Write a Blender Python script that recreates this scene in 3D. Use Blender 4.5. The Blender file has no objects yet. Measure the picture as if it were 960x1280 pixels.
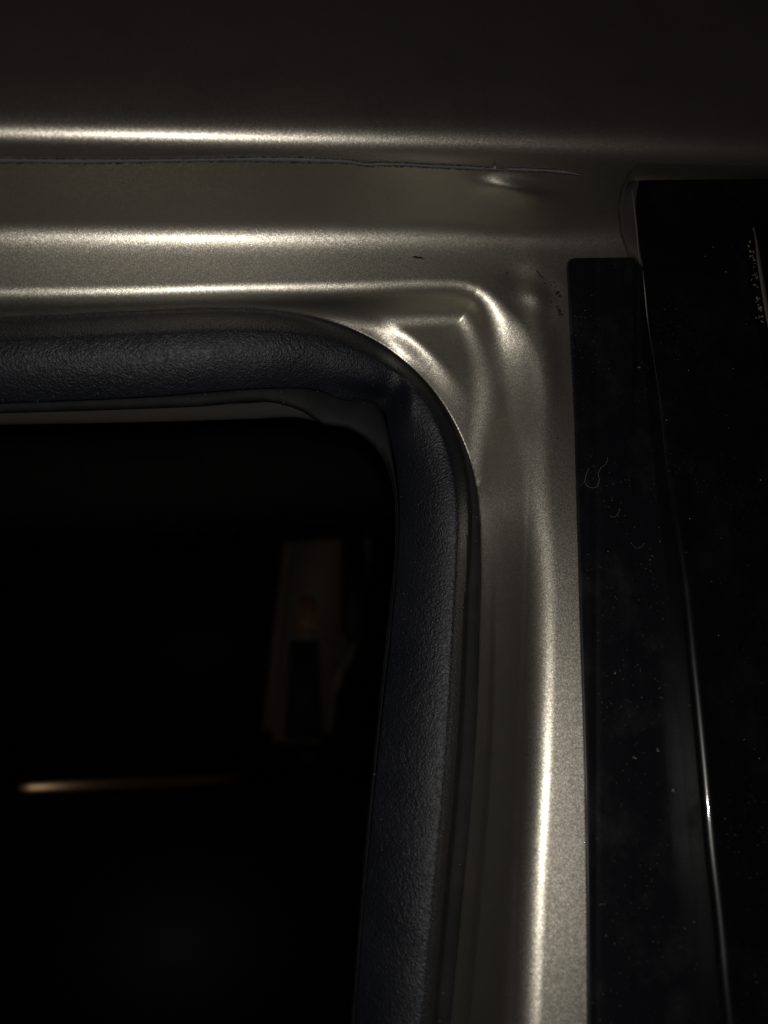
import bpy, math, random
import numpy as np
from mathutils import Matrix, Vector

random.seed(4); rng = np.random.default_rng(4)
sc = bpy.context.scene

# ------------------------------------------------------------------ camera
D = 0.32                    # metres from the lens to the plane of the pillar lip (y = 0)
F = 960.0                   # focal length in photo pixels (960 x 1280)
PITCH = math.atan(350/960.); YAW = math.atan(190/960.*math.cos(PITCH))
cp, sp, cy, sy = math.cos(PITCH), math.sin(PITCH), math.cos(YAW), math.sin(YAW)
fwd = np.array([sy*cp, cy*cp, sp]); right = np.array([cy, -sy, 0.]); up = np.array([-sy*sp, -cy*sp, cp])
cam_d = bpy.data.cameras.new('camera'); cam = bpy.data.objects.new('camera', cam_d)
sc.collection.objects.link(cam); sc.camera = cam
cam.matrix_world = Matrix(((right[0], up[0], -fwd[0], 0), (right[1], up[1], -fwd[1], -D), (right[2], up[2], -fwd[2], 0), (0, 0, 0, 1)))
cam_d.sensor_fit = 'VERTICAL'; cam_d.sensor_height = 36.0; cam_d.lens = 36.0*F/1280
cam_d.clip_start = 0.01; cam_d.clip_end = 50
cam_d.dof.use_dof = True; cam_d.dof.focus_distance = 0.38; cam_d.dof.aperture_fstop = 5.0

# ------------------------------------------------------------------ night sky and phone flash
w = bpy.data.worlds.new('World'); sc.world = w; w.use_nodes = True
bg = w.node_tree.nodes['Background']; bg.inputs[0].default_value = (0.98, 0.80, 0.98, 1); bg.inputs[1].default_value = 0.0040
fl = bpy.data.lights.new('phone_flash', 'POINT'); fl.energy = 1.9; fl.color = (1.0, 0.96, 0.90); fl.shadow_soft_size = 0.004
flo = bpy.data.objects.new('phone_flash', fl); flo.location = (0.004, -D-0.004, 0.010); sc.collection.objects.link(flo)
sc.view_settings.view_transform = 'Standard'; sc.view_settings.look = 'None'
sc.view_settings.exposure = 0; sc.view_settings.gamma = 1; sc.view_settings.use_curve_mapping = False

# ------------------------------------------------------------------ helpers
def at(u, v, d):
    u, v, d = np.broadcast_arrays(np.asarray(u, float), np.asarray(v, float), np.asarray(d, float))
    q = fwd*F + right*(u-480)[..., None] + up*(640-v)[..., None]
    p = q*((D+d)/q[..., 1])[..., None]
    p[..., 1] -= D
    return p
def sstep(a, b, x):
    t = np.clip((x-a)/(b-a), 0, 1); return t*t*(3-2*t)
def spline(pts, n):
    p = np.array(pts, float); k = len(p)
    L = np.concatenate([[0], np.cumsum(np.linalg.norm(np.diff(p[:, :2], axis=0), axis=1))])
    m = np.gradient(p, L, axis=0)
    # centripetal-like Hermite
    s = np.linspace(0, L[-1], n); i = np.clip(np.searchsorted(L, s, side='right')-1, 0, k-2)
    h = (L[i+1]-L[i])[:, None]; t = ((s-L[i])[:, None])/h
    return ((2*t**3-3*t**2+1)*p[i] + (t**3-2*t**2+t)*h*m[i] + (-2*t**3+3*t**2)*p[i+1] + (t**3-t**2)*h*m[i+1])
def interp(x, pts):
    p = np.array(pts, float); return np.interp(x, p[:, 0], p[:, 1])
def sdist(px, py, line):
    """signed distance to a dense polyline; positive outside the opening"""
    best = np.full(px.shape, 1e9); sg = np.ones(px.shape)
    for (ax, ay), (bx, by) in zip(line[:-1], line[1:]):
        dx, dy = bx-ax, by-ay; l2 = dx*dx+dy*dy+1e-18
        t = np.clip(((px-ax)*dx+(py-ay)*dy)/l2, 0, 1)
        ex, ey = px-(ax+t*dx), py-(ay+t*dy)
        dd = ex*ex+ey*ey; c = dx*(py-ay)-dy*(px-ax)
        m = dd < best
        best = np.where(m, dd, best); sg = np.where(m, np.sign(c), sg)
    return np.sqrt(best)*sg

def link_mesh(name, verts, faces, mat, parent=None, smooth=True, label=None):
    me = bpy.data.meshes.new(name)
    verts = np.asarray(verts, np.float32); faces = np.asarray(faces, np.int32)
    me.vertices.add(len(verts)); me.vertices.foreach_set('co', verts.ravel())
    k = faces.shape[1]
    me.loops.add(faces.size); me.loops.foreach_set('vertex_index', faces.ravel())
    me.polygons.add(len(faces)); me.polygons.foreach_set('loop_start', np.arange(0, faces.size, k, dtype=np.int32))
    me.polygons.foreach_set('loop_total', np.full(len(faces), k, np.int32))
    me.polygons.foreach_set('use_smooth', np.full(len(faces), smooth))
    me.update(calc_edges=True); me.validate()
    me.materials.append(mat)
    o = bpy.data.objects.new(name, me); sc.collection.objects.link(o)
    if parent: o.parent = parent
    if label: o['label'] = label
    return o
def grid_faces(nr, nc, closed=False):
    i, j = np.meshgrid(np.arange(nr-1), np.arange(nc if closed else nc-1), indexing='ij')
    j2 = (j+1) % nc
    return np.stack([i*nc+j, i*nc+j2, (i+1)*nc+j2, (i+1)*nc+j], -1).reshape(-1, 4)

# ------------------------------------------------------------------ materials
class NT:
    def __init__(s, name):
        s.m = bpy.data.materials.new(name); s.m.use_nodes = True; s.t = s.m.node_tree
        s.b = s.t.nodes['Principled BSDF']; s.co = s.n('ShaderNodeTexCoord').outputs['Object']
    def n(s, ty, **k):
        x = s.t.nodes.new(ty)
        for a, b in k.items():
            if a.startswith('i_'): x.inputs[a[2:].replace('_', ' ')].default_value = b
            else: setattr(x, a, b)
        return x
    def l(s, a, b): s.t.links.new(a, b)
    def set(s, **k):
        for a, b in k.items(): s.b.inputs[a.replace('_', ' ')].default_value = b
    def noise(s, scale, detail=3, rough=.5, vec=None, stretch=None):
        v = vec or s.co
        if stretch:
            mp = s.n('ShaderNodeMapping'); mp.inputs['Scale'].default_value = stretch; s.l(v, mp.inputs[0]); v = mp.outputs[0]
        x = s.n('ShaderNodeTexNoise', i_Scale=scale, i_Detail=detail, i_Roughness=rough); s.l(v, x.inputs['Vector']); return x.outputs[0]
    def ramp(s, v, a, b, c0=(0, 0, 0, 1), c1=(1, 1, 1, 1)):
        r = s.n('ShaderNodeValToRGB'); s.l(v, r.inputs[0])
        r.color_ramp.elements[0].position = a; r.color_ramp.elements[1].position = b
        r.color_ramp.elements[0].color = c0; r.color_ramp.elements[1].color = c1
        return r.outputs[0]
    def math(s, op, a, b):
        x = s.n('ShaderNodeMath', operation=op)
        for i, q in enumerate((a, b)):
            if isinstance(q, (int, float)): x.inputs[i].default_value = q
            else: s.l(q, x.inputs[i])
        return x.outputs[0]
    def mixc(s, f, a, b):
        x = s.n('ShaderNodeMix', data_type='RGBA')
        for i, q in ((0, f), (6, a), (7, b)):
            if isinstance(q, (int, float, tuple)): x.inputs[i].default_value = q
            else: s.l(q, x.inputs[i])
        return x.outputs[2]
    def bump(s, h, strength, dist, prev=None):
        x = s.n('ShaderNodeBump', i_Strength=strength, i_Distance=dist); s.l(h, x.inputs['Height'])
        if prev: s.l(prev, x.inputs['Normal'])
        return x.outputs[0]
    def specks(s, scale, size, keep):
        """small dust grains: voronoi cells, only some of them filled"""
        v = s.n('ShaderNodeTexVoronoi', i_Scale=scale); s.l(s.co, v.inputs['Vector'])
        near = s.math('LESS_THAN', v.outputs['Distance'], size)
        sep = s.n('ShaderNodeSeparateColor'); s.l(v.outputs['Color'], sep.inputs[0])
        return s.math('MULTIPLY', near, s.math('GREATER_THAN', sep.outputs[0], 1-keep))

def paint():
    q = NT('champagne_metallic_paint')
    q.set(Metallic=1.0, Roughness=.44, Coat_Weight=.6, Coat_Roughness=.15, Coat_IOR=1.5)
    fine = q.noise(3200, 1, .5); dirt = q.noise(35, 5, .6)
    col = q.mixc(fine, (.57, .53, .445, 1), (.75, .71, .61, 1))
    film = q.ramp(dirt, .42, .72)
    col = q.mixc(q.math('MULTIPLY', film, .22), col, (.26, .22, .17, 1))
    sp = q.specks(330, .10, .05)
    col = q.mixc(q.math('MULTIPLY', sp, .6), col, (.75, .72, .66, 1))
    q.l(col, q.b.inputs['Base Color'])
    q.l(q.ramp(dirt, .3, .8, (.385, .385, .385, 1), (.44, .44, .44, 1)), q.b.inputs['Roughness'])
    # metal flakes: every flake leans its own way
    acc = None
    for scl, amp in ((3800, .08),):
        v = q.n('ShaderNodeTexVoronoi', i_Scale=scl); q.l(q.co, v.inputs['Vector'])
        a = q.n('ShaderNodeVectorMath', operation='SUBTRACT'); q.l(v.outputs['Color'], a.inputs[0]); a.inputs[1].default_value = (.5, .5, .5)
        b = q.n('ShaderNodeVectorMath', operation='SCALE'); q.l(a.outputs[0], b.inputs[0]); b.inputs['Scale'].default_value = amp*2
        if acc is None:
            g = q.n('ShaderNodeNewGeometry'); acc = g.outputs['Normal']
        c = q.n('ShaderNodeVectorMath', operation='ADD'); q.l(acc, c.inputs[0]); q.l(b.outputs[0], c.inputs[1]); acc = c.outputs[0]
    nn = q.n('ShaderNodeVectorMath', operation='NORMALIZE'); q.l(acc, nn.inputs[0]); q.l(nn.outputs[0], q.b.inputs['Normal'])
    q.l(q.bump(q.noise(900, 2, .5), .10, .0003), q.b.inputs['Coat Normal'])
    return q.m
def rubber():
    q = NT('grained_black_rubber')
    q.set(Roughness=.47, Specular_IOR_Level=.47)
    v = q.n('ShaderNodeTexVoronoi', feature='SMOOTH_F1', i_Scale=980, i_Smoothness=.35)
    wob = q.n('ShaderNodeVectorMath', operation='ADD'); n0 = q.n('ShaderNodeTexNoise', i_Scale=300); q.l(q.co, n0.inputs['Vector'])
    sc_ = q.n('ShaderNodeVectorMath', operation='SCALE'); q.l(n0.outputs['Color'], sc_.inputs[0]); sc_.inputs['Scale'].default_value = .0032
    q.l(q.co, wob.inputs[0]); q.l(sc_.outputs[0], wob.inputs[1]); q.l(wob.outputs[0], v.inputs['Vector'])
    nb = q.noise(900, 4, .6, vec=wob.outputs[0], stretch=(1, 1, .75))
    h = q.math('ADD', q.math('MULTIPLY', v.outputs['Distance'], .8), nb)
    nrm = q.bump(h, .72, .00038); q.l(nrm, q.b.inputs['Normal'])
    dust = q.math('MULTIPLY', q.specks(420, .13, .06), .5)
    big = q.noise(30, 4, .6)
    col = q.mixc(big, (.0048, .0058, .0094, 1), (.0092, .0108, .0165, 1))
    q.l(q.mixc(dust, col, (.16, .155, .15, 1)), q.b.inputs['Base Color'])
    q.l(q.ramp(big, .3, .7, (.42,)*3+(1,), (.54,)*3+(1,)), q.b.inputs['Roughness'])
    return q.m
def smooth_rubber():
    q = NT('smooth_black_rubber'); q.set(Roughness=.68, Specular_IOR_Level=.22)
    big = q.noise(60, 5, .65)
    col = q.mixc(q.ramp(big, .45, .75), (.006, .006, .007, 1), (.016, .015, .0155, 1))
    q.l(q.mixc(q.math('MULTIPLY', q.specks(600, .14, .06), .7), col, (.2, .19, .18, 1)), q.b.inputs['Base Color'])
    q.l(q.bump(q.noise(700, 3), .3, .0003), q.b.inputs['Normal'])
    return q.m
def dusty_black(name, base, rough, amount, coat):
    q = NT(name); q.set(Roughness=rough, Specular_IOR_Level=.35, Coat_Weight=coat, Coat_Roughness=.07)
    cloud = q.ramp(q.noise(38, 6, .68), .50, .80)
    patch = q.ramp(q.noise(26, 3, .6), .45, .7)
    wipe = q.ramp(q.noise(120, 5, .7, stretch=(1, 1, .22)), .5, .85)
    grit = q.specks(900, .22, .10); grit2 = q.specks(260, .085, .10)
    f = q.math('ADD', q.math('MULTIPLY', cloud, .045*amount), q.math('MULTIPLY', q.math('MULTIPLY', wipe, patch), .07*amount))
    f = q.math('ADD', f, q.math('MULTIPLY', q.math('MULTIPLY', grit, q.math('ADD', patch, .15)), .6*amount))
    f = q.math('ADD', f, q.math('MULTIPLY', grit2, .45*amount))
    q.l(q.mixc(f, base, (.20, .19, .18, 1)), q.b.inputs['Base Color'])
    q.l(q.math('ADD', q.math('MULTIPLY', cloud, .2), rough), q.b.inputs['Roughness'])
    return q.m
def plain(name, col, rough, metal=0, bumpscale=0, bs=.2, var=.25, spec=.5):
    q = NT(name); q.set(Roughness=rough, Metallic=metal, Specular_IOR_Level=spec)
    c2 = tuple(x*(1-var) for x in col[:3])+(1,)
    q.l(q.mixc(q.noise(90, 4, .6), c2, col), q.b.inputs['Base Color'])
    if bumpscale: q.l(q.bump(q.noise(bumpscale, 4, .6), bs, .0006), q.b.inputs['Normal'])
    return q.m

M_paint = paint(); M_rubber = rubber(); M_srub = smooth_rubber()
M_tape = dusty_black('satin_black_film', (.0036, .0041, .0062, 1), .40, 1.0, 0.0)
M_gloss = dusty_black('gloss_black_door', (.0022, .0024, .003, 1), .30, .5, .9)
M_seal_grey = plain('grey_seam_sealer', (.15, .148, .15, 1), .7, 0, 2500, .8, .35)
M_dark = plain('dark_crack', (.006, .006, .006, 1), .9)
M_scuff = plain('black_scuff', (.012, .011, .010, 1), .8, 0, 2000, .5)
M_trim = plain('grey_fabric_trim', (.036, .032, .029, 1), .9, 0, 1500, .8)
M_beige = plain('pillar_plastic', (.20, .165, .12, 1), .6, 0, 400, .2)
M_bdark = plain('dark_plastic', (.012, .012, .013, 1), .6)
M_roof = plain('headliner_fabric', (.030, .028, .025, 1), .95)
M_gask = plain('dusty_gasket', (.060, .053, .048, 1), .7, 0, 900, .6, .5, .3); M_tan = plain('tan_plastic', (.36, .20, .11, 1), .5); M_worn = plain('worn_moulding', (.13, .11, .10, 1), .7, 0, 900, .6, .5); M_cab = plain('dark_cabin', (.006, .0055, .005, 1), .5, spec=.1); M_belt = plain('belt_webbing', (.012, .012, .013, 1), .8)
M_brass = plain('warm_satin_strip', (.75, .48, .27, 1), .33, 1)
M_chip = plain('dry_mud', (.30, .26, .21, 1), .9, 0, 1500, .8)

car = bpy.data.objects.new('car', None); sc.collection.objects.link(car)
car['label'] = 'champagne metallic car at night, corner of its door opening with black rubber seal'
car['category'] = 'car'

# ------------------------------------------------------------------ pressed body panel
seal_out = [(-160, 403), (0, 397), (100, 393), (200, 388.5), (270, 386), (335, 388), (400, 398), (452, 416), (500, 446), (540, 485), (572, 535),
            (592, 590), (599, 640), (600, 700), (598, 780), (595, 890), (587, 1010), (576, 1130), (562, 1280), (548, 1440)]
seal_in = [(-160, 512), (0, 504), (100, 500), (200, 495), (270, 489), (340, 485), (394, 487), (425, 499), (455, 504), (478, 512), (487, 545),
           (496, 590), (499, 640), (497, 700), (489, 790), (477, 900), (466, 1010), (455, 1130), (444, 1280), (432, 1440)]
crest = [(-160, 376), (0, 373), (150, 371), (300, 367), (450, 364), (545, 361), (574, 362), (591, 366), (604, 375), (617, 394), (631, 425), (646, 465), (658, 512), (667, 570),
         (672, 640), (674, 700), (672, 800), (668, 900), (663, 1000), (657, 1100), (649, 1280), (641, 1440)]
DU = DV = 2.0
us = np.arange(-150, 1112, DU); vs = np.arange(-150, 1432, DV)

def plane(u, v):
    p = at(u, v, 0.); return p[..., 0], p[..., 2]
# profile of the roof edge and the underside: lean of the surface normal (degrees, down) at each canonical row
A = [(-200, -2), (90, 0), (140, 5), (155, 13), (165, 26), (175, 43), (184, 59), (192, 69), (203, 76), (240, 75), (268, 70), (281, 60), (289, 49), (296, 39.5),
     (304, 30), (313, 22), (324, 18), (345, 16), (385, 13), (440, 8), (520, 2), (600, 0), (1500, 0)]
vcs = np.arange(-200, 1500, 1.0)
ang = np.radians(interp(vcs, A))
ker = np.exp(-np.linspace(-2, 2, 9)**2); ker /= ker.sum(); ang = np.convolve(np.pad(ang, 4, 'edge'), ker, 'valid')
zc = plane(np.full(vcs.shape, 300.), vcs)[1]
ta = np.tan(ang); m = ta/(1+ta*np.abs(zc)/D)
dd = np.concatenate([[0], np.cumsum((m[1:]+m[:-1])/2*-np.diff(zc))])
dd -= np.interp(430, vcs, dd)
B1 = [(-200, 170), (0, 173), (290, 176.5), (600, 181), (800, 186), (960, 189), (1150, 193)]
B2 = [(-200, 288), (0, 291.5), (290, 295.5), (600, 297), (780, 301), (1150, 306)]
def sm_interp(u, pts):
    x = np.arange(-260, 1260, 10.); y = interp(x, pts); k = np.ones(13)/13
    y = np.convolve(np.pad(y, 6, 'edge'), k, 'valid'); return np.interp(u, x, y)
def sm_interp2(v, pts):
    x = np.arange(-400, 1700, 4.); y = interp(x, pts); k = np.hanning(21); k /= k.sum()
    return np.interp(v, x, np.convolve(np.pad(y, 10, 'edge'), k, 'valid'))
def gauss(u, v, cu, cv, su, sv, ang=0):
    a = math.radians(ang); x = (u-cu)*math.cos(a)+(v-cv)*math.sin(a); y = -(u-cu)*math.sin(a)+(v-cv)*math.cos(a)
    return np.exp(-.5*((x/su)**2+(y/sv)**2))
L_out = np.stack(plane(*spline(seal_out, 160).T), -1); L_crest = np.stack(plane(*spline(crest, 160).T), -1)

def sminf(a, b, k):
    h = np.clip(.5+.5*(b-a)/k, 0, 1); return b*(1-h)+a*h-k*h*(1-h)
def body_depth(u, v, full=False, smooth=False):
    u, v = np.broadcast_arrays(np.asarray(u, float), np.asarray(v, float))
    b1 = sm_interp(u, B1); b2 = sm_interp(u, B2)
    s = 121./(b2-b1)
    vc = np.where(v < b1, 175+(v-b1), np.where(v < b2, 175+(v-b1)*s, 296+(v-b2)))
    d = np.interp(vc, vcs, dd)
    X, Z = plane(u, v)
    q = -sdist(X, Z, L_crest); r = sdist(X, Z, L_out)      # q > 0 towards the opening, r > 0 outside the seal
    side = sstep(380, 900, v)
    Z430 = plane(np.array([560.]), np.array([430.]))[1][0]
    soft = .005*gauss(u, v, 640, 418, 28, 30)
    width = soft+.0066+.0080*gauss(u, v, 660, 470, 42, 50)+.0026*side
    slope = sm_interp2(v, [(-300, .92), (370, .92), (400, 1.0), (430, 1.0), (500, .80), (560, .66), (620, .63), (700, .88), (850, 1.2), (1000, 1.34), (1600, 1.34)])
    x = q/width
    wall = slope*width*np.where(x < -1, 0, np.where(x > 1, x, (x+1)**2/4))
    dz = np.clip(.5*(np.abs(Z430-Z)+(Z430-Z)), 0, .075); floor = .0150+.0045*sstep(455, 600, v)+.036*sstep(598, 680, v)
    wall = sminf(wall, floor+0*wall, .0085-.0055*sstep(450, 590, v))
    d = d+wall
    # the edge of the corner facet rolls down to the seal flange
    cm = gauss(u, v, 518, 428, 40, 46)
    d = d+.0075*cm*sstep(.0145, -.004, r)*sstep(350, 400, v)
    # flange step beside the seal on the upright
    d = d+.0009*sstep(.0080, .0050, r)*sstep(640, 1000, v)
    # shallow stamping around the upper corner of the upright
    d = d+.0012*gauss(u, v, 652, 470, 13, 60, -4)-.0007*gauss(u, v, 682, 440, 10, 55, -6)
    Xf = plane(np.full(v.shape, 735.), v)[0]; d = d+.15*sstep(440, 760, v)*np.clip(Xf-X, 0, .03)
    # weld puckers, small dents, uneven pressing
    if smooth: return d
    d = d-.0040*gauss(u, v, 640, 236, 30, 10, 8)-.0020*gauss(u, v, 646, 262, 60, 20, 3)
    d = d-.0009*gauss(u, v, 668, 368, 13, 9, 30)+.0006*gauss(u, v, 650, 348, 14, 10)-.0005*gauss(u, v, 700, 352, 12, 10)+.0004*gauss(u, v, 684, 398, 7, 16, 10)
    d = d+.00022*np.sin(u*.045+np.sin(v*.05)*1.4)*np.sin(v*.06+u*.01)*gauss(u, v, 670, 350, 60, 50)
    d = d+.00005*np.sin(u*.021+1)*np.sin(v*.017)
    # right of the upright the roof edge stops above the front door: deep recess
    us_ = np.interp(v, [203, 215, 235, 258, 290, 330], [800, 788, 778, 774, 777, 790]); rec = sstep(us_, us_+7, u)*sstep(203, 222, v-(b1-183))
    d = d*(1-rec)+.020*rec*(1-.9*sstep(300, 330, v))+d*rec*sstep(300, 330, v)
    under = sstep(835, 850, u)*sstep(240, 260, v); d = d*(1-under)+np.maximum(d, .006)*under
    if full: return d, q, r, vc
    return d

U, V = np.meshgrid(us, vs)
d, q, r, vc = body_depth(U, V, True)
# under the seal the flange goes back behind it
d2 = d+np.clip(-r-.0002, 0, .02)*1.1
P = at(U, V, d2)
du = np.gradient(P, axis=1); dv_ = np.gradient(P, axis=0); N = np.cross(dv_, du); N /= np.linalg.norm(N, axis=-1, keepdims=True)
N *= -np.sign(np.median(N[..., 1]))
nr, nc = U.shape
fa = grid_faces(nr, nc)
rc = r.ravel()[fa].mean(1); keep = rc > -.0075
vcf = (V-sm_interp(U, B1)).ravel()[fa].mean(1); seamrow = 27.5
for name, sel in (('roof_panel', keep & (vcf < seamrow)), ('body_panel', keep & (vcf >= seamrow))):
    f = fa[sel]; ids, inv = np.unique(f, return_inverse=True); f = inv.reshape(f.shape)[:, ::-1]
    # direction of the normals: towards the camera side
    o = link_mesh(name, P.reshape(-1, 3)[ids], f, M_paint, car)
    o.data.normals_split_custom_set_from_vertices([tuple(x) for x in (N.reshape(-1, 3)[ids])])

# ------------------------------------------------------------------ generic ribbons and plates
def ribbon(name, path, half, mat, parent, lift=.0002, bulge=.0004, n=200, jag=0., depth=None, nseg=7, label=None):
    """half-round bead lying on the body; path and half width in photo pixels"""
    c = spline(path, n); t = np.gradient(c, axis=0); t /= np.linalg.norm(t, axis=1, keepdims=True); nn = np.stack([-t[:, 1], t[:, 0]], 1)
    hw = np.interp(np.linspace(0, 1, n), np.linspace(0, 1, len(half)), half)
    j1 = 1+jag*rng.standard_normal(n)*.5; j2 = 1+jag*rng.standard_normal(n)*.5
    s = np.linspace(-1, 1, nseg)
    off = np.where(s[None] < 0, s[None]*(hw*j1)[:, None], s[None]*(hw*j2)[:, None])
    uu = c[:, 0:1]+nn[:, 0:1]*off; vv = c[:, 1:2]+nn[:, 1:2]*off
    dep = (body_depth(c[:, 0], c[:, 1])[:, None]+0*uu) if depth is None else np.broadcast_to(depth(uu, vv), uu.shape)
    dep = dep-lift-bulge*(1-s[None]**2)*(1+.35*jag*rng.standard_normal((n, 1)))
    front = at(uu, vv, dep); back = at(uu[:, ::-1], vv[:, ::-1], dep[:, ::-1]+bulge*(1-s[None]**2)+lift+.0006)
    ring = np.concatenate([front, back], 1)
    return link_mesh(name, ring.reshape(-1, 3), grid_faces(n, 2*nseg, True), mat, parent, label=label)

# seam sealer: a rough grey bead with dark ragged edges, in broken lengths
seam1 = [(-150, 201), (0, 201), (110, 202), (230, 200.5), (330, 199.5), (400, 201), (440, 203), (458, 206), (475, 205.5), (540, 208), (603, 210.8)]
seam2 = [(606, 211), (614, 211), (622, 212), (630, 211.5)]
seam3 = [(634, 211.5), (660, 212.5), (690, 213.8), (712, 216), (726, 219)]
for pth, hw, n in ((seam1, [2.9, 2.9, 2.4, 2.4, 1.8, 1.6, 2.6, 1.9, 1.8, 1.8], 420), (seam2, [.8, 1.6, 1.2, .6], 30), (seam3, [1.4, 1.8, 1.5, 1.9, .6], 90)):
    fd = lambda a, b: body_depth(a, b)
    ribbon('seam_crack', pth, [h+.75 for h in hw], M_dark, car, lift=.0002, bulge=.0002, n=n, jag=.45, depth=fd)
    ribbon('seam_sealer', pth, hw, M_seal_grey, car, lift=.0006, bulge=.0005, n=n, jag=.28, depth=fd)

# ------------------------------------------------------------------ rubber door seal
NT_, NS = 620, 56
co_ = spline(seal_out, NT_); 
def resample(curve, n=NT_):
    return spline(curve, n)
# match stations along the two edges by shared knots
k = len(seal_out); kn = np.concatenate([[0], np.cumsum(np.linalg.norm(np.diff(np.array(seal_out, float), axis=0), axis=1))])
tt = np.linspace(0, kn[-1], NT_)
def catm(pts, tt):
    p = np.array(pts, float); mm = np.gradient(p, kn, axis=0)
    i = np.clip(np.searchsorted(kn, tt, side='right')-1, 0, k-2); h = (kn[i+1]-kn[i])[:, None]; t = (tt-kn[i])[:, None]/h
    return (2*t**3-3*t**2+1)*p[i]+(t**3-2*t**2+t)*h*mm[i]+(-2*t**3+3*t**2)*p[i+1]+(t**3-t**2)*h*mm[i+1]
def smooth1(x, n):
    kk = np.hanning(n+2)[1:-1]; kk /= kk.sum(); return np.stack([np.convolve(np.pad(x[:, i], n//2, 'edge'), kk, 'valid')[:len(x)] for i in range(x.shape[1])], 1)
co_ = smooth1(catm(seal_out, tt), 21); ci_ = smooth1(catm(seal_in, tt), 15)
d_edge = body_depth(co_[:, 0], co_[:, 1]); d_edge = np.minimum(smooth1(d_edge[:, None], 41)[:, 0], d_edge)-.0006; d_edge = smooth1(d_edge[:, None], 31)[:, 0]
s = np.linspace(0, 1, NS)
vv = co_[:, 1]
leg = sstep(430, 760, vv)*(co_[:, 0] > 300)               # 0 along the header, 1 down the upright
lip = .03+.10*leg
crestpos = lip+.25-.07*leg
def seal_shape(sv, lf, cr, leg):
    rise = sstep(0, 1, np.clip((sv-lf)/(cr-lf), 0, 1))
    rise = np.sin(np.clip((sv-lf)/(cr-lf), 0, 1)*math.pi/2)
    x = np.clip((sv-cr)/(1-cr), 0, 1); fall = 1-x**(2.0-.35*leg)
    base = np.where(sv < cr, rise, fall)
    lipb = .03*np.sin(np.clip(sv/np.maximum(lf, .01), 0, 1)*math.pi)*leg
    return base+lipb
S, LF = np.meshgrid(s, lip); CR = crestpos[:, None]; LG = leg[:, None]
H = (.0125+.002*LG)
arc = np.gradient(tt)
# pinch where the tube turns the corner
ic = np.argmin(np.hypot(co_[:, 0]-545, co_[:, 1]-490)); kx = (np.arange(NT_)-ic)/NT_
UU = co_[:, 0:1]*(1-S)+ci_[:, 0:1]*S; VV = co_[:, 1:2]*(1-S)+ci_[:, 1:2]*S
pin = gauss(UU, VV, 488, 490, 15, 26, 25)*.0042+gauss(UU, VV, 455, 492, 24, 7, 14)*.0022-gauss(UU, VV, 513, 500, 7, 20, 8)*.0016
Hs = seal_shape(S, LF, CR, LG)*H
wob = .00018*np.sin(tt/37.)[:, None]*Hs/H+.00012*np.sin(tt[:, None]/13.+S*6)
dep = (d_edge-.0004)[:, None]*(1-S)+(d_edge+.007)[:, None]*S-Hs+pin+wob*0.7
front = at(UU, VV, dep)
back = at(UU[:, ::-1], VV[:, ::-1], (np.maximum(dep, (d_edge+.002)[:, None])+.006)[:, ::-1])
ring = np.concatenate([front, back], 1)
gf = grid_faces(NT_, 2*NS, True); col_ = gf[:, 0] % (2*NS); row_ = gf[:, 0]//(2*NS)
isbase = (col_ < NS-1) & (s[np.minimum(col_, NS-1)] < (lip[row_]+.035)) & (leg[row_] > .02)
def sub(f):
    ids, inv = np.unique(f, return_inverse=True); return ring.reshape(-1, 3)[ids], inv.reshape(f.shape)
seal = link_mesh('door_seal', *sub(gf[~isbase]), M_rubber, car, label='black grained rubber door seal curving round the corner of the opening')
link_mesh('seal_base', *sub(gf[isbase]), M_srub, seal)
def seal_d_in(): return d_edge+.007

def edge_strip(name, a, b, da, db, mat, parent, n=300, ns=14, bul=.001, thick=.002, ka=None, label=None):
    """sheet between two pixel polylines with the same number of knots, depths given per knot"""
    a = np.array(a, float); b = np.array(b, float)
    kk = np.concatenate([[0], np.cumsum(np.linalg.norm(np.diff((a+b)/2, axis=0), axis=1))]); t = np.linspace(0, kk[-1], n)
    def ev(p):
        p = np.asarray(p, float); mm = np.gradient(p, kk, axis=0); i = np.clip(np.searchsorted(kk, t, side='right')-1, 0, len(kk)-2); h = (kk[i+1]-kk[i]); x = (t-kk[i])/h
        if p.ndim == 2: h = h[:, None]; x = x[:, None]
        return (2*x**3-3*x**2+1)*p[i]+(x**3-2*x**2+x)*h*mm[i]+(-2*x**3+3*x**2)*p[i+1]+(x**3-x**2)*h*mm[i+1]
    A_, B_ = ev(a), ev(b); dA = ev(np.broadcast_to(da, (len(a),)).astype(float)); dB = ev(np.broadcast_to(db, (len(a),)).astype(float))
    s = np.linspace(0, 1, ns)[None]
    uu = A_[:, :1]*(1-s)+B_[:, :1]*s; vv = A_[:, 1:]*(1-s)+B_[:, 1:]*s
    dp = dA[:, None]*(1-s)+dB[:, None]*s-bul*np.sqrt(np.clip(1-(2*s-1)**2, 0, 1))
    f = at(uu, vv, dp); bk = at(uu[:, ::-1], vv[:, ::-1], dp[:, ::-1]+thick)
    rg = np.concatenate([f, bk], 1); o = link_mesh(name, rg.reshape(-1, 3), grid_faces(n, 2*ns, True), mat, parent, label=label)
    return o
# thin lip of the seal carrier that shows beside the tube on the upright
lipline = [(600, 650), (601, 720), (599, 790), (595.5, 890), (587, 1010), (576.5, 1130), (562, 1280), (548, 1440)]
ribbon('seal_edge', lipline, [.3, .8, .9, .9, .9, .9], M_srub, seal, lift=.0006, bulge=.0006, n=160, jag=.04)
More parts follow.
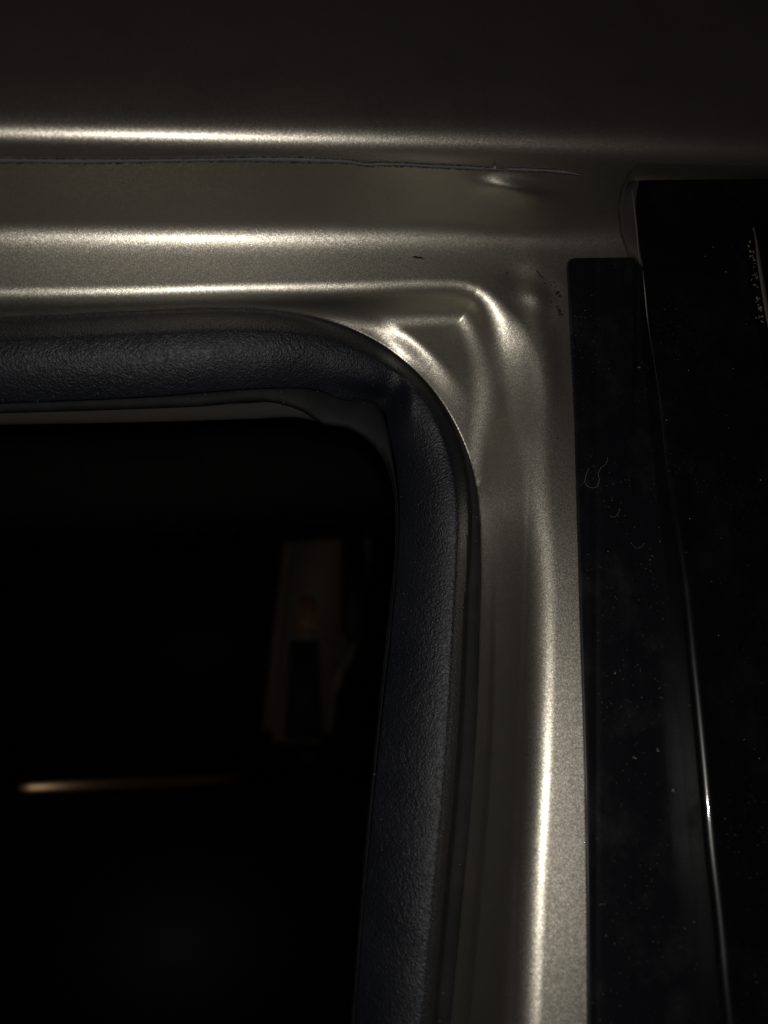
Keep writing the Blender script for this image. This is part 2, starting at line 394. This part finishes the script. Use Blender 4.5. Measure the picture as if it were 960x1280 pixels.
# inner flap of the seal: runs below the header tube and webs across the corner
fa_ = [(-160, 506), (0, 499), (120, 494), (250, 487), (340, 480), (395, 482), (440, 495), (472, 505), (484, 535), (491, 575), (497, 620), (498, 665), (490, 770), (478, 880), (466, 1000), (446, 1240), (434, 1420)]
fb_ = [(-160, 523), (0, 516.5), (120, 513), (250, 508), (340, 503), (378, 514), (404, 530), (438, 537), (467, 558), (484, 586), (493, 622), (494.5, 665), (486, 770), (473.5, 880), (461, 1000), (441, 1240), (429, 1420)]
edge_strip('seal_flap', fa_, fb_, .026, .029, M_srub, seal, bul=.0022, thick=.003)
ribbon('flap_rim', [(x+.5, y-1.5) for x, y in fb_[4:14]], [.5, .8, .9, .9, .6], M_srub, seal, lift=0, bulge=.0008, n=160, depth=lambda a, b: .0275+0*a)

# ------------------------------------------------------------------ interior trim just inside the opening
ta_ = [(-160, 519), (0, 512), (120, 509), (230, 506), (320, 503), (372, 500), (400, 520)]
tb_ = [(-160, 537), (0, 531), (120, 529), (230, 526.5), (320, 523.5), (372, 522), (402, 528)]
edge_strip('headliner_edge', ta_, tb_, .034, .040, M_trim, car, bul=.002, thick=.004)

# ------------------------------------------------------------------ black film on the pillar
def plate(name, outline, depth, mat, parent, edge_r=.0015, thick=.004, rings=6, label=None, n=400, inset=None):
    """closed plate with rounded rim; outline in pixels at its own depth function"""
    o = spline(outline+[outline[0]], n+1)[:-1]; o = smooth1(np.concatenate([o[-8:], o, o[:8]]), 5)[8:-8]
    P0 = at(o[:, 0], o[:, 1], depth(o[:, 0], o[:, 1]))
    t = np.roll(P0, -1, 0)-np.roll(P0, 1, 0); t[:, 1] = 0; t /= np.linalg.norm(t, axis=1, keepdims=True)
    inw = np.stack([-t[:, 2], 0*t[:, 0], t[:, 0]], 1)
    area = np.sum(P0[:, 0]*np.roll(P0[:, 2], -1)-np.roll(P0[:, 0], -1)*P0[:, 2])
    if area < 0: inw = -inw
    rows = [P0+np.array([0, thick, 0])]
    for a in np.linspace(0, math.pi/2, rings):
        rows.append(P0+inw*edge_r*(1-math.cos(a))+np.array([0, edge_r*(1-math.sin(a)), 0])-np.array([0, 0., 0]))
    V_ = np.concatenate(rows); nn_ = len(P0); F_ = grid_faces(len(rows), nn_, True)
    import bmesh
    bm = bmesh.new(); vsb = [bm.verts.new(x) for x in V_]
    for f in F_: bm.faces.new([vsb[i] for i in f])
    es = []
    top = vsb[-nn_:]
    face = bm.faces.new(top); bmesh.ops.triangulate(bm, faces=[face])
    bmesh.ops.recalc_face_normals(bm, faces=bm.faces)
    me = bpy.data.meshes.new(name); bm.to_mesh(me); bm.free()
    me.polygons.foreach_set('use_smooth', [True]*len(me.polygons)); me.materials.append(mat)
    ob = bpy.data.objects.new(name, me); sc.collection.objects.link(ob); ob.parent = parent
    if label: ob['label'] = label
    return ob

# film: grid patch that follows the lip
film_left = [(707.5, 328), (709, 345), (711, 390), (714, 450), (717.5, 520), (720, 600), (722.5, 680), (725, 780), (728, 880), (730.5, 980), (732, 1090), (733, 1180), (733.5, 1280), (734, 1430)]
fl_v = np.array([p[1] for p in film_left], float); fl_u = np.array([p[0] for p in film_left], float)
rows_v = np.concatenate([np.array([322.6, 323, 323.8, 325, 326.8, 329, 332, 336, 342]), np.arange(350, 1430, 8.)])
lu = np.interp(rows_v, fl_v, fl_u); lu = lu+np.where(rows_v < 334, 11*(1-np.sqrt(np.clip(1-((334-rows_v)/11.4)**2, 0, 1))), 0)
ru = np.interp(rows_v, [225, 330, 400, 640, 857, 1057, 1290, 1440], [830, 830, 840, 870, 890, 912, 938, 958])[:, None]
ss = np.concatenate([[0, .003, .006, .01, .016, .025], np.linspace(.04, 1, 60)])
ss = ss[None]; UU = lu[:, None]*(1-ss)+ru*ss; VV = rows_v[:, None]+0*UU-(UU-710)*.012
df = body_depth(UU, VV, smooth=True)
df = np.minimum(body_depth(UU, VV), .004)
lift = .0007*np.sqrt(np.clip(ss/.02, 0, 1))*np.sqrt(np.clip((rows_v-322)/4, 0, 1))[:, None]
front = at(UU, VV, df-.0002-lift+.0003*gauss(UU, VV, 745, 700, 2.5, 500)); n1, n2 = UU.shape
back = front+np.array([0, .0012, 0])
vall = np.concatenate([front.reshape(-1, 3), back.reshape(-1, 3)]); g = grid_faces(n1, n2); nb = n1*n2
rim = []
for i in range(n1-1): rim.append((i*n2, (i+1)*n2, (i+1)*n2+nb, i*n2+nb))
for j in range(n2-1): rim.append((j, j+nb, j+1+nb, j+1))
film = link_mesh('pillar_film', vall, np.concatenate([g[:, ::-1], np.array(rim)]), M_tape, car, label='satin black film on the pillar, dusty, between the silver lip and the glossy door')

# ------------------------------------------------------------------ front door (black, closed) on the right
door = bpy.data.objects.new('front_door', None); sc.collection.objects.link(door); door.parent = car
door['label'] = 'glossy black closed door at the right edge of the photo'
dl = [(793, 236), (795, 260), (798, 300), (803, 350), (808, 400), (816, 450), (823, 500), (830, 570), (838, 640), (849, 735), (857, 820), (863, 880), (870.5, 960), (879, 1057), (890, 1155), (897.5, 1240), (903, 1290), (925, 1440)]
dv = np.array([p[1] for p in dl], float); dlu = np.array([p[0] for p in dl], float)
rv = np.concatenate([np.array([223.0, 223.2, 223.7, 224.6, 226, 228, 231, 235, 240]), np.arange(246, 1436, 6.)])
t = rv; pl = spline(dl, 500); eu = np.interp(rv, pl[:, 1], pl[:, 0]); eu = eu+np.where(rv < 236, 12*(1-np.sqrt(np.clip(1-((236-rv)/13.)**2, 0, 1))), 0)
RR = .0012+.0030*sstep(430, 800, rv); R_ = RR[:, None]*0+RR[:, None]; aa = np.linspace(0, math.pi/2, 14)
base_d = -.0085-.0015*sstep(236, 300, rv)*0
R_ = RR; E = at(eu, rv-0*rv, base_d+.0008)      # silhouette of the left edge
cols = [E+np.array([.001, .014, 0]), E+np.array([0, .006, 0])]
for a in aa: cols.append(E+np.stack([R_*(1-math.cos(a)), -R_*math.sin(a)*.9, 0*rv], 1))
for x in (.004, .010, .020, .035, .055, .08, .11, .16, .24, .36): cols.append(E+np.stack([R_+x, -R_*.9, 0*rv], 1)+np.stack([0*rv, .02*x+0*rv, 0*rv], 1)*.8)
G = np.stack(cols, 1)
# top rounding
xo = G[..., 0]-G[:, 2:3, 0]; G[..., 2] += np.clip(xo, 0, .12)*(.20*(1-sstep(223, 420, rv)))[:, None]
tr = np.sqrt(np.clip((rv-223)/7, 0, 1)); G[..., 1] += ((1-tr)*.0030)[:, None]
toprow = G[0:1]+np.array([0, .014, 0]); G = np.concatenate([toprow, G], 0)
link_mesh('door_panel', G.reshape(-1, 3), grid_faces(G.shape[0], G.shape[1])[:, ::-1], M_gloss, door)
# dull rubber block at the upper corner of the door
edge_strip('corner_gasket', [(791, 225), (779, 236), (773, 255), (773, 280), (778, 305), (790, 322), (800, 333)],
           [(799, 227), (797, 238), (795, 256), (797, 282), (799, 305), (802, 322), (804, 334)], [-.006]*7, [-.011]*7, M_gask, door, n=90, bul=.0015, thick=.012)
ribbon('gasket_edge', [(790, 238), (793, 262), (796, 290), (798, 315), (800, 330)], [.3, .6, .7, .6, .3], M_chip, door, lift=0, bulge=.0004, n=60, depth=lambda a, b: -.0132+0*a, label='thin pale edge of the gasket')  # pale line along the rim of the gasket
# worn moulding near the right border, with dried mud beside it
ribbon('window_moulding', [(942, 284), (945, 300), (949, 330), (954, 360), (960, 395), (972, 450)], [1.0, 2.4, 2.8, 3.0, 3.2], M_worn, door, lift=0, bulge=.0008, n=60, depth=lambda a, b: -.0122+0*a)

# ------------------------------------------------------------------ scuffs and spots
def blot(name, u0, v0, a, b, rot, mat, parent, depthf, n=16, hgt=.00012, rag=.35):
    th = np.linspace(0, 2*math.pi, n, endpoint=False); rr = 1+rag*rng.uniform(-1, 1, n)
    x = a*rr*np.cos(th); y = b*rr*np.sin(th); c_, s_ = math.cos(math.radians(rot)), math.sin(math.radians(rot))
    pu = u0+x*c_-y*s_; pv = v0+x*s_+y*c_
    ring0 = at(pu, pv, depthf(pu, pv)+.0001); mu, mv = u0+(pu-u0)*.8, v0+(pv-v0)*.8
    ring1 = at(mu, mv, depthf(mu, mv)-hgt)
    cpt = at(np.array([u0]), np.array([v0]), depthf(np.array([u0]), np.array([v0]))-hgt)
    vv_ = np.concatenate([ring0, ring1, cpt]); f = []
    for i in range(n):
        j = (i+1) % n; f += [(i, j, n+j), (i, n+j, n+i), (n+i, n+j, 2*n)]
    return link_mesh(name, vv_, np.array(f), mat, parent)
body = body_depth
for (u0, v0, a, b, rot) in ((523, 322, 9, 1.5, 5), (519, 321, 4, 1.2, 0), (634, 341.5, 1.6, 1.2, 0), (672, 340, 4.5, 1.2, 50), (677, 346, 4.5, 1.1, 35), (681, 354, 1.5, 1, 40),
                            (697, 366, 2.6, 3.6, 60), (700, 370, 1.8, 2.2, 0), (696, 384, 1.5, 1.8, 0), (699, 389, 2.2, 4, -20), (702, 393, 2, 2.6, 20), (689, 378, 1, 1.6, 0), (697, 548, 1.3, 1.3, 0)):
    blot('scuff_mark', u0, v0, a, b, rot, M_scuff, car, body)
for j in range(16):
    t_ = rng.random(); blot('scuff_mark', 692+8*t_+rng.normal()*2, 352+46*t_+rng.normal()*5, rng.uniform(.5, 1.4), rng.uniform(.5, 1.3), rng.uniform(0, 90), M_scuff, car, body, n=9)
blot('pale_spot', 619, 210, 2.2, 3.0, 10, M_chip, car, lambda a, b: body(a, b)-.0012, hgt=.0006)  # pale raised spot on the short length of sealer
filmd = lambda a, b: np.minimum(body(a, b), .004)-.0010
for (u0, v0, a, b, rot) in ((770, 841, 1.9, 1.5, 20), (799, 459, 1.8, 1.2, 0), (814, 489, 2.6, .8, 0), (792, 947, 3.2, 1.5, 20), (823, 938, 2.8, 1.6, 20), (843, 988, 3.2, 1.8, 40),
                            (752, 1130, 4, .8, -20), (855, 924, 1.6, 1.6, 0), (812, 700, 1, .8, 0), (760, 690, 1, .8, 0)):
    for j in range(3):
        blot('dirt_speck', u0+rng.normal()*a*.5, v0+rng.normal()*b*.5, a*rng.uniform(.25, .6), b*rng.uniform(.25, .7), rot, M_chip, film, filmd, n=9, hgt=.00015)
doord = lambda a, b: 0*a-.0123
for j in range(46):
    t_ = rng.random()**.8; u0 = 940+14*t_-abs(rng.normal())*4; v0 = 300+100*t_+rng.normal()*4
    blot('dirt_speck', u0, v0, rng.uniform(.4, 1.5), rng.uniform(.4, 1.6), 0, M_chip, door, doord, n=8, hgt=.0002)
for j in range(26):
    blot('dirt_speck', rng.uniform(815, 955), rng.uniform(240, 1270), rng.uniform(.4, 1.1), rng.uniform(.4, .8), 0, M_chip, door, doord, n=7, hgt=.00015)

def fibre(name, pts, rad, label, closed=False, depthf=filmd):
    n = len(pts)*10; c = spline(pts, n); P_ = at(c[:, 0], c[:, 1], depthf(c[:, 0], c[:, 1])-.0002)
    t_ = np.gradient(P_, axis=0); t_ /= np.linalg.norm(t_, axis=1, keepdims=True); a_ = np.cross(t_, [0, 1, 0]); a_ /= np.linalg.norm(a_, axis=1, keepdims=True); b_ = np.cross(t_, a_)
    rg = np.stack([P_+rad*(math.cos(x)*a_+math.sin(x)*b_) for x in np.linspace(0, 2*math.pi, 6, endpoint=False)], 1)
    o = link_mesh(name, rg.reshape(-1, 3), grid_faces(n, 6, True), M_chip); o['label'] = label; o['category'] = 'fibre'; return o
fibre('lint_fibre', [(760, 572), (757, 580), (751, 585), (748, 592), (749, 600), (745, 609), (737, 609), (732, 605), (733, 593), (736, 586)], .00006, 'looped pale lint fibre stuck to the black film beside the silver lip')
fibre('lint_fibre', [(762, 645), (768, 646), (773, 642), (774, 635)], .00005, 'short curved pale lint fibre on the black film, below the looped one')
fibre('lint_fibre', [(790, 681), (797, 685), (803, 683), (805, 678)], .00004, 'faint small hooked lint fibre on the black film near the door edge')

# ------------------------------------------------------------------ car interior far inside
def solid(name, pts, d0, thick, mat, parent, bev=.006, label=None):
    import bmesh
    bm = bmesh.new(); P_ = [at(a, b, d0) for a, b in pts]; Q_ = [p+np.array([0, thick, 0]) for p in P_]
    a_ = [bm.verts.new(p) for p in P_]; b_ = [bm.verts.new(p) for p in Q_]; n = len(a_)
    bm.faces.new(a_); bm.faces.new(b_[::-1])
    for i in range(n): bm.faces.new((a_[i], b_[i], b_[(i+1) % n], a_[(i+1) % n]))
    bmesh.ops.recalc_face_normals(bm, faces=bm.faces)
    if bev: bmesh.ops.bevel(bm, geom=[e for e in bm.edges], offset=bev, segments=3, affect='EDGES', clamp_overlap=True)
    me = bpy.data.meshes.new(name); bm.to_mesh(me); bm.free(); me.materials.append(mat)
    me.polygons.foreach_set('use_smooth', [True]*len(me.polygons))
    o = bpy.data.objects.new(name, me); sc.collection.objects.link(o); o.parent = parent
    if label: o['label'] = label
    return o
FD = 1.15
pil = solid('far_pillar', [(362, 602), (450, 602), (470, 640), (468, 700), (452, 740), (452, 810), (425, 850), (415, 930), (327, 925), (340, 800), (352, 700)], FD, .05, M_beige, car, .02, label='dim beige pillar trim on the far side of the cabin')
solid('trim_slot', [(428, 668), (452, 660), (460, 700), (456, 790), (440, 806), (427, 790)], FD-.012, .01, M_bdark, pil, .004)
solid('belt_guide', [(376, 742), (394, 742), (398, 768), (404, 775), (400, 790), (368, 790), (366, 776), (374, 768)], FD-.03, .028, M_tan, pil, .006)
solid('seat_belt', [(363, 800), (398, 800), (404, 925), (356, 925)], FD-.02, .004, M_belt, pil, 0)
solid('ceiling_lining', [(-160, 540), (520, 530), (520, 604), (-160, 632)], .85, .3, M_roof, car, .01)
solid('grab_handle', [(100, 568), (255, 562), (258, 600), (240, 604), (236, 580), (118, 586), (114, 606), (98, 606)], .82, .02, M_roof, car, .008)
solid('far_door_trim', [(-160, 1000), (520, 985), (520, 1500), (-160, 1500)], FD+.05, .05, M_bdark, car, .01)
solid('buckle', [(372, 938), (396, 936), (398, 952), (374, 954)], FD-.03, .02, M_bdark, pil, .004)
solid('far_window_blackout', [(-400, 560), (700, 560), (700, 1030), (-400, 1030)], FD+.10, .006, M_cab, car, 0)  # opaque dark pane, added to keep the world glow out of the cabin
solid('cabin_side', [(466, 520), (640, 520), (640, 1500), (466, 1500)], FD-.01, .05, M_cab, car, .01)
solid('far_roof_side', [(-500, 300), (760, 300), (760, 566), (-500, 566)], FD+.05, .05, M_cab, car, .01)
# sill strip, turned a little so it catches the flash
c0 = at(24, 985, .95); c1 = at(300, 972, 1.0)
ax = c1-c0; L = np.linalg.norm(ax); ax = ax/L; b_ = np.cross(ax, [0, 0, 1.]); b_ /= np.linalg.norm(b_); u_ = np.cross(b_, ax)
n = 60; ring = []
for i in range(n):
    t_ = i/(n-1); c = c0+ax*L*t_+b_*(.0)*t_
    turn = .26*(t_-.13)       # gentle bow
    c = c+np.array([0, 1., 0])*(.15*t_*t_)
    rr = .0095*min(1, (t_*20+.25))**.5
    ring.append([c+rr*(math.cos(x)*b_*.3+math.sin(x)*u_) for x in np.linspace(0, 2*math.pi, 14, endpoint=False)])
link_mesh('sill_strip', np.array(ring).reshape(-1, 3), grid_faces(n, 14, True), M_brass, car, label='warm coloured sill strip glinting in the dark cabin')
